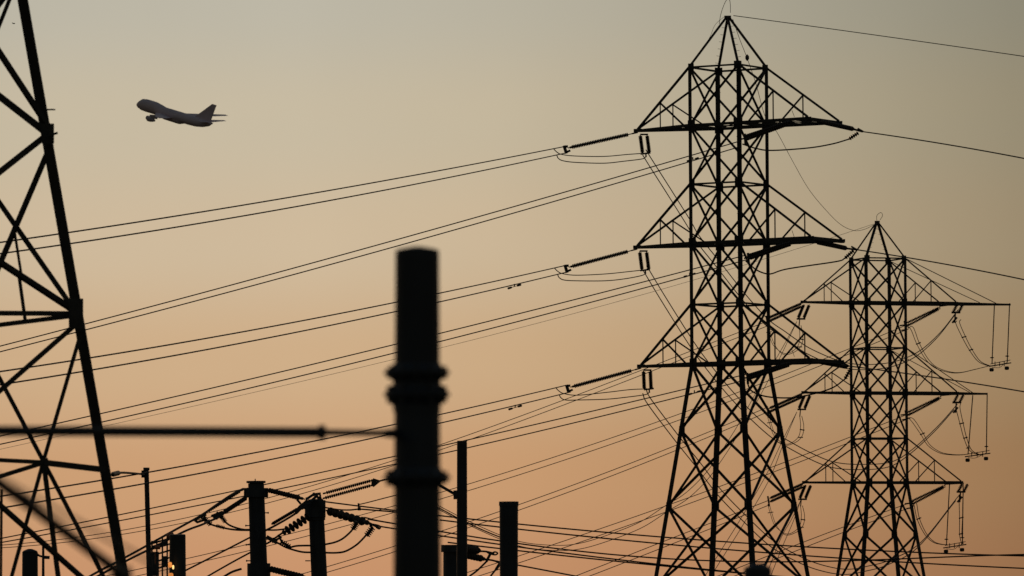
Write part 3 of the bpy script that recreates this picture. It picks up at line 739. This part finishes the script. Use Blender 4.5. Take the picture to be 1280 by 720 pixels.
for k, (x, y, w_, h_, mt_) in enumerate(((212.5, 706, .17, .24, 'glow_spot'), (216.5, 709, .08, .18, 'bright'), (213.5, 719, .22, .2, 'glow_spot'), (194, 698, .06, .5, 'copper'))):  # small amber spots with emissive colour, plus one plain copper piece
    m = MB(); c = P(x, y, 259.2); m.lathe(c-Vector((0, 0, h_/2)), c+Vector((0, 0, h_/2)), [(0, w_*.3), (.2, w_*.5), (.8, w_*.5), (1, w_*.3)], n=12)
    m.build('glow_spot' if mt_ != 'copper' else 'bushing', mt_, rack)

# ------------------------------------------------------------------ gear on the clamp-topped poles
def pts_wire(pts, d, r, lb, nm='jumper_cable', gr='cables on the short poles', d1=None):
    return wire(spline_path(pts, d, d1 or d), r, lb, group=gr, name=nm)
G = 'insulators on the short poles'
string(P(305,611,DP), P(257,641,DP-3), 'upper long thin string slanting down left from the capped pole', 18, .09, G, .12, .05, .4, True)
string(P(308,622,DP), P(276,643,DP-3), 'lower fuzzy string slanting down left from the capped pole', 13, .14, G, .05, .12, .28, True)
string(P(333,612,DP), P(381,624,DP-3), 'fuzzy string joining the capped pole collar to its lower twin', 13, .15, G, .08, .12, .42, True)
string(P(340,655,DP), P(374,635,DP-4), 'thin string rising between the two clamped poles', 14, .10, G, .05, .05, .33, True)
string(P(387,645,DP-5), P(353,667,DP-6), 'large-disc string slanting down left from the clamp-crowded pole', 6, .27, G, .05, .08, .3, True)
string(P(408,638,DP-4), P(461,654,DP-8), 'large-disc string slanting down right from the clamp-crowded pole', 7, .25, G, .08, .06, .36, True)
string(P(404,617,DP-4), P(467,600,DP-2), 'upper of two long ribbed strings rising right from the clamp-crowded pole', 22, .10, G, .07, .05, .3, True)
string(P(404,623,DP-4), P(467,606,DP-2), 'lower of two long ribbed strings rising right from the clamp-crowded pole', 22, .10, G, .05, .05, .3, True)
string(P(582,686,DP), P(600,688.5,DP-2), 'short fuzzy string reaching right from behind the slim tall pole', 6, .22, G, .02, .1, .3, True)
string(P(582,694,DP), P(606,699,DP-2), 'lower blurry string reaching right from behind the slim tall pole', 6, .2, G, .02, .1, .3, True)
fitting('yoke_plate', 'arrow-shaped plate at the right end of the two long rising strings', lambda m: (m.prism(P(466,599,DP-2), P(466,608,DP-2), [(-.08,-.05),(.08,-.05),(.08,.05),(-.08,.05)]), m.bar(P(466,599,DP-2), P(474,601.5,DP-2), .12), m.bar(P(466,608,DP-2), P(474,601.5,DP-2), .12), m.plate(P(469,603,DP-2), (1,0,0), (0,0,1), .16, .28, .05)), 'yoke plates', 'yoke plate')
pts_wire([(472,602),(482,599.5),(500,597)], DP-2, .045, 'short wire from the arrow-shaped plate to behind the wide pole')
fitting('wire_joint', 'knot of clamps where the upper left strings of the capped pole meet the wires', lambda m: (m.bar(P(243,650,DP-3), P(258,643,DP-3), .12), m.bar(P(242,649,DP-3), P(247,653,DP-3), .14), m.bar(P(246,653,DP-3), P(258,649,DP-3), .13), m.bar(P(250,646,DP-3), P(257,650,DP-3), .12), m.bar(P(257,640,DP-3), P(255,649,DP-3), .12)), 'wire joints', 'clamp')
fitting('wire_joint', 'dark clump of clamps at the foot of the lower left string of the capped pole', lambda m: (m.bar(P(266,646,DP-3), P(279,641,DP-3), .26), m.bar(P(270,641,DP-3), P(278,647,DP-3), .22), m.bar(P(264,644,DP-3), P(272,649,DP-3), .12)), 'wire joints', 'clamp')
string(P(255,648,DP-3), P(264,656,DP-3), 'stubby ribbed piece on the left jumper of the capped pole', 5, .17, 'stubby ribbed fittings', .02, .02)
string(P(270,657,DP-3), P(281,660,DP-3), 'thin ribbed sleeve on the left jumper of the capped pole', 6, .11, 'stubby ribbed fittings', .02, .02)
string(P(277,646,DP-3), P(282,653,DP-3), 'stubby ribbed piece below the dark clamp clump', 5, .15, 'stubby ribbed fittings', .02, .02)
pts_wire([(262,655),(270,657.5),(285,661),(298,662.5),(314,662.8)], DP-3, .05, 'long jumper from the ribbed piece into the side of the capped pole')
pts_wire([(281,652),(287,656.5),(296,660),(305,662),(314,662)], DP-3, .05, 'short jumper from the dark clamp clump to the capped pole')
pts_wire([(304,611),(290,618),(272,630),(250,645),(215,664.5),(158,696),(120,716),(100,728)], DP-3, .05, 'upper heavy wire running down left from the capped pole', 'power_line', d1=300)
pts_wire([(275,646),(262,651.5),(252,656),(230,664.5),(190,685),(160,700),(130,716),(110,727)], DP-3, .05, 'lower heavy wire running down left from the capped pole', 'power_line', d1=300)
pts_wire([(314,671),(285,686),(240,709),(210,724)], DP-2, .045, 'upper of two heavy wires leaving the capped pole shaft towards the bottom edge', 'power_line')
pts_wire([(314,690),(290,703),(262,719),(248,728)], DP-2, .045, 'lower of two heavy wires leaving the capped pole shaft towards the bottom edge', 'power_line')
pts_wire([(302,711),(290,715),(278,722)], DP-2, .06, 'stub of heavy wire at the bottom band of the capped pole', 'power_line')
string(P(337,711,DP), P(382,722,DP-2), 'fuzzy string leaving the bottom band of the capped pole to the right', 12, .19, G, .04, .05, .42, True)
pts_wire([(330,662.5),(345,662.5),(358,661)], DP-2, .045, 'short level cable between the two clamped poles')
pts_wire([(330,664),(342,658),(358,649),(372,640),(377,634),(382,630)], DP-4, .055, 'heavy cable rising between the two clamped poles')
pts_wire([(330,681),(338,677),(346,671),(356,664)], DP-5, .05, 'cable from the capped pole side to the large-disc string')
fitting('wire_joint', 'knot of clamps low between the two clamped poles', lambda m: (m.bar(P(333,671,DP-5), P(346,678,DP-5), .22), m.bar(P(340,678,DP-5), P(352,671,DP-5), .12), m.bar(P(348,668,DP-5), P(352,677,DP-5), .12)), 'wire joints', 'clamp')
string(P(351,677,DP-5), P(363,684,DP-5), 'ribbed piece on the low jumper between the two clamped poles', 5, .16, 'stubby ribbed fittings', .02, .02)
fitting('wire_joint', 'bundle of clamps at the upper left shoulder of the clamp-crowded pole', lambda m: (m.bar(P(369,641,DP-5), P(376,634,DP-5), .24), m.bar(P(374,634,DP-5), P(384,626,DP-5), .15), m.bar(P(371,624,DP-5), P(376,630,DP-5), .12), m.cyl(P(376,635,DP-5), P(379,635,DP-5), .1)), 'wire joints', 'clamp')
pts_wire([(362,684.5),(370,682.5),(380,682),(392,682)], DP-5, .05, 'upper low jumper running behind the clamp-crowded pole from the left')
pts_wire([(346,678),(355,683),(364,686.5),(378,690),(392,690.5)], DP-5, .05, 'lower low jumper running behind the clamp-crowded pole from the left')
pts_wire([(404,681),(418,678),(428,673.5),(437,666),(442,660)], DP-7, .05, 'shorter hanging jumper right of the clamp-crowded pole')
pts_wire([(404,690.8),(420,691),(432,689),(445,681.5),(454,673),(459,667)], DP-7, .05, 'longer hanging jumper right of the clamp-crowded pole')
string(P(447,652,DP-8), P(441,662,DP-8), 'ribbed piece on the shorter jumper right of the clamp-crowded pole', 5, .2, 'stubby ribbed fittings', .02, .02)
string(P(466,659,DP-8), P(458,670,DP-8), 'ribbed piece on the longer jumper right of the clamp-crowded pole', 5, .2, 'stubby ribbed fittings', .02, .02)
fitting('wire_joint', 'hooked clamp at the right end of the large-disc string', lambda m: (m.bar(P(458,652,DP-8), P(474,660,DP-8), .12), m.tube(spline_path([(464,655),(472,656.5),(475.5,658.5),(474,661),(470,659)], DP-8, DP-8), .05), m.bar(P(466,660,DP-8), P(462,655,DP-8), .1)), 'wire joints', 'clamp')
pts_wire([(449,651),(455,647),(470,650.5),(493,654.5),(520,659)], DP-8, .04, 'wire leaving the large-disc string behind the wide pole', 'power_line')
pts_wire([(404,634),(423,637),(437,637.5),(450,636.5),(470,638),(493,640),(520,644)], DP-5, .04, 'lower bundled wire right of the clamp-crowded pole', 'power_line')
pts_wire([(447,631),(460,628),(493,619.5),(550,606)], DP-5, .028, 'thin wire rising right from the small bundle spacer', 'power_line')
fitting('spacer', 'small upright spacer on the wires right of the clamp-crowded pole', lambda m: (m.bar(P(448,629,DP-5), P(449,637,DP-5), .1), m.cyl(P(447,636,DP-5), P(451,636,DP-5), .1)), None, 'spacer')
# right of the slim pole
pts_wire([(598,689),(608,689.5),(618,692)], DP-2, .05, 'short cable from the fuzzy string to the blunt pole')
pts_wire([(604,699),(616,700.5),(626,704)], DP-2, .05, 'lower short cable reaching the blunt pole')
fitting('wire_joint', 'hooked clamps left of the blunt square-topped pole', lambda m: (m.tube(spline_path([(607,689),(612,692),(619,693.5),(622,691.5),(618,690),(612,694)], DP-3, DP-3), .05), m.bar(P(608,702,DP-3), P(613,692,DP-3), .14), m.bar(P(620,712,DP-3), P(625,704,DP-3), .16)), 'wire joints', 'clamp')
pts_wire([(609,701),(604,706),(596,713.5),(586,721)], DP-3, .05, 'short cable hanging left of the blunt pole to the bottom edge')
pts_wire([(622,709),(618,714),(612,722)], DP-3, .05, 'shortest cable hanging beside the blunt pole at the bottom edge')
pts_wire([(545,633),(560,641),(575,649),(600,661),(624,671),(640,676)], DP, .035, 'cable crossing downward between the slim pole and the blunt pole', 'power_line')

# ------------------------------------------------------------------ airliner
def airliner():
    c = P(218, 144, 3720)
    root = empty('airliner', c)
    tag(root, 'four-engined jet airliner climbing to the left high in the dusk sky', 'airplane')
    # local axes: +X nose, +Y port, +Z up
    m = MB(); n = 20; vs = []; fs = []
    st = [(35.3,.1,.1,-.6),(34.3,1.3,1.3,-.3),(32.5,2.5,2.5,.1),(30,3.1,3.7,.6),(26,3.25,4.1,.75),(18,3.25,4.1,.75),(13,3.25,3.7,.35),(9,3.25,3.25,0),(-14,3.25,3.3,0),(-21,3.1,3.1,.1),(-27,2.5,2.6,.6),(-32,1.5,1.6,1.2),(-35.2,.25,.3,2.2)]
    for x, ry, rz, z in st: vs += [(x, ry*math.cos(k*math.tau/n), z+rz*math.sin(k*math.tau/n)) for k in range(n)]
    for i in range(len(st)-1):
        for k in range(n): fs.append((i*n+k, i*n+(k+1) % n, (i+1)*n+(k+1) % n, (i+1)*n+k))
    fs += [tuple(range(n)), tuple(range((len(st)-1)*n, len(st)*n))]
    m.add(vs, fs)
    heading = Vector((-math.cos(YAW), math.sin(YAW), 0)); up = Vector((0, 0, 1))
    port = up.cross(heading)
    nose = (heading*math.cos(PCH)+up*math.sin(PCH)).normalized()
    up2 = nose.cross(port)*1.0
    if up2.z < 0: up2 = -up2
    p3 = port*math.cos(BNK)+up2*math.sin(BNK); u3 = up2*math.cos(BNK)-port*math.sin(BNK)
    rot = Matrix((nose, p3, u3)).transposed()
    def fin(m_): m_.v = [tuple(rot @ Vector(v)+c) for v in m_.v]; return m_
    fin(m).build('fuselage', 'plane', root, smooth=True)
    def wing(pts_in, pts_out, t0, t1, nm, mt='plane'):
        """pts: (x_le, y, z, chord)"""
        m = MB(); secs = []
        for (xl, y, z, ch), t in ((pts_in, t0), (pts_out, t1)):
            secs.append([(xl, y, z), (xl-ch*.3, y, z+t), (xl-ch, y, z), (xl-ch*.3, y, z-t*.6)])
        m.add(secs[0]+secs[1], [(0,1,5,4),(1,2,6,5),(2,3,7,6),(3,0,4,7),(0,1,2,3),(4,5,6,7)])
        return fin(m).build(nm, mt, root)
    for s_ in (1, -1):
        w = wing((15, 2.5*s_, -1.6, 15.5), (-14, 30*s_, 2.6, 4.0), .9, .25, 'wing')
        for (x, y, z) in ((11.0, 11.7*s_, -3.9), (.8, 20.8*s_, -2.3)):
            m = MB(); m.lathe((x+1.5, y, z), (x-5.2, y, z+.2), [(0, 1.2), (.08, 1.45), (.5, 1.4), (.75, 1.0), (1, .5)], n=14)
            m.bar((x-1, y, z+1.5), (x-7, y, z+2.6), .5, 1.9)
            e = fin(m).build('engine', 'plane_dark', root)
        wing((-24.5, 1.2*s_, 2.4, 8.5), (-33.5, 11*s_, 3.6, 2.6), .4, .12, 'tailplane')
    m = MB(); m.lathe((14, 0, -2.0), (-12, 0, -2.0), [(0, .6), (.2, 2.6), (.75, 2.7), (1, .8)], n=16); fin(m).build('belly_fairing', 'plane', root, smooth=True)
    m = MB(); m.add([(-19,.35,3.2),(-33,.3,3.0),(-36.5,.12,14.2),(-32.6,.12,14.2),(-19,-.35,3.2),(-33,-.3,3.0),(-36.5,-.12,14.2),(-32.6,-.12,14.2)], [(0,1,2,3),(4,5,6,7),(0,1,5,4),(1,2,6,5),(2,3,7,6),(3,0,4,7)])
    fin(m).build('tail_fin', 'plane', root)
YAW, PCH, BNK = R(42), R(15.5), R(-5)
airliner()

# far bird
b = MB(); c = P(17, 29.5, 600)
b.lathe(c-Vector((.14, 0, -.01)), c+Vector((.16, 0, .01)), [(0, .01), (.3, .05), (.8, .05), (1, .01)])
ob = b.build('bird', 'bird'); tag(ob, 'tiny dark bird far off in the upper left corner', 'bird')
for s_ in (-1, 1):
    b = MB(); b.add([c+Vector((-.05, .03*s_, .02)), c+Vector((.07, .03*s_, .02)), c+Vector((.02+.12*s_, .45*s_, .07)), c+Vector((-.04+.12*s_, .45*s_, .07)),
                     c+Vector((-.05, .03*s_, 0)), c+Vector((.07, .03*s_, 0)), c+Vector((.02+.12*s_, .45*s_, .06)), c+Vector((-.04+.12*s_, .45*s_, .06))],
                    [(0,1,2,3),(4,5,6,7),(0,1,5,4),(1,2,6,5),(2,3,7,6),(3,0,4,7)])
    b.build('wing', 'bird', ob)
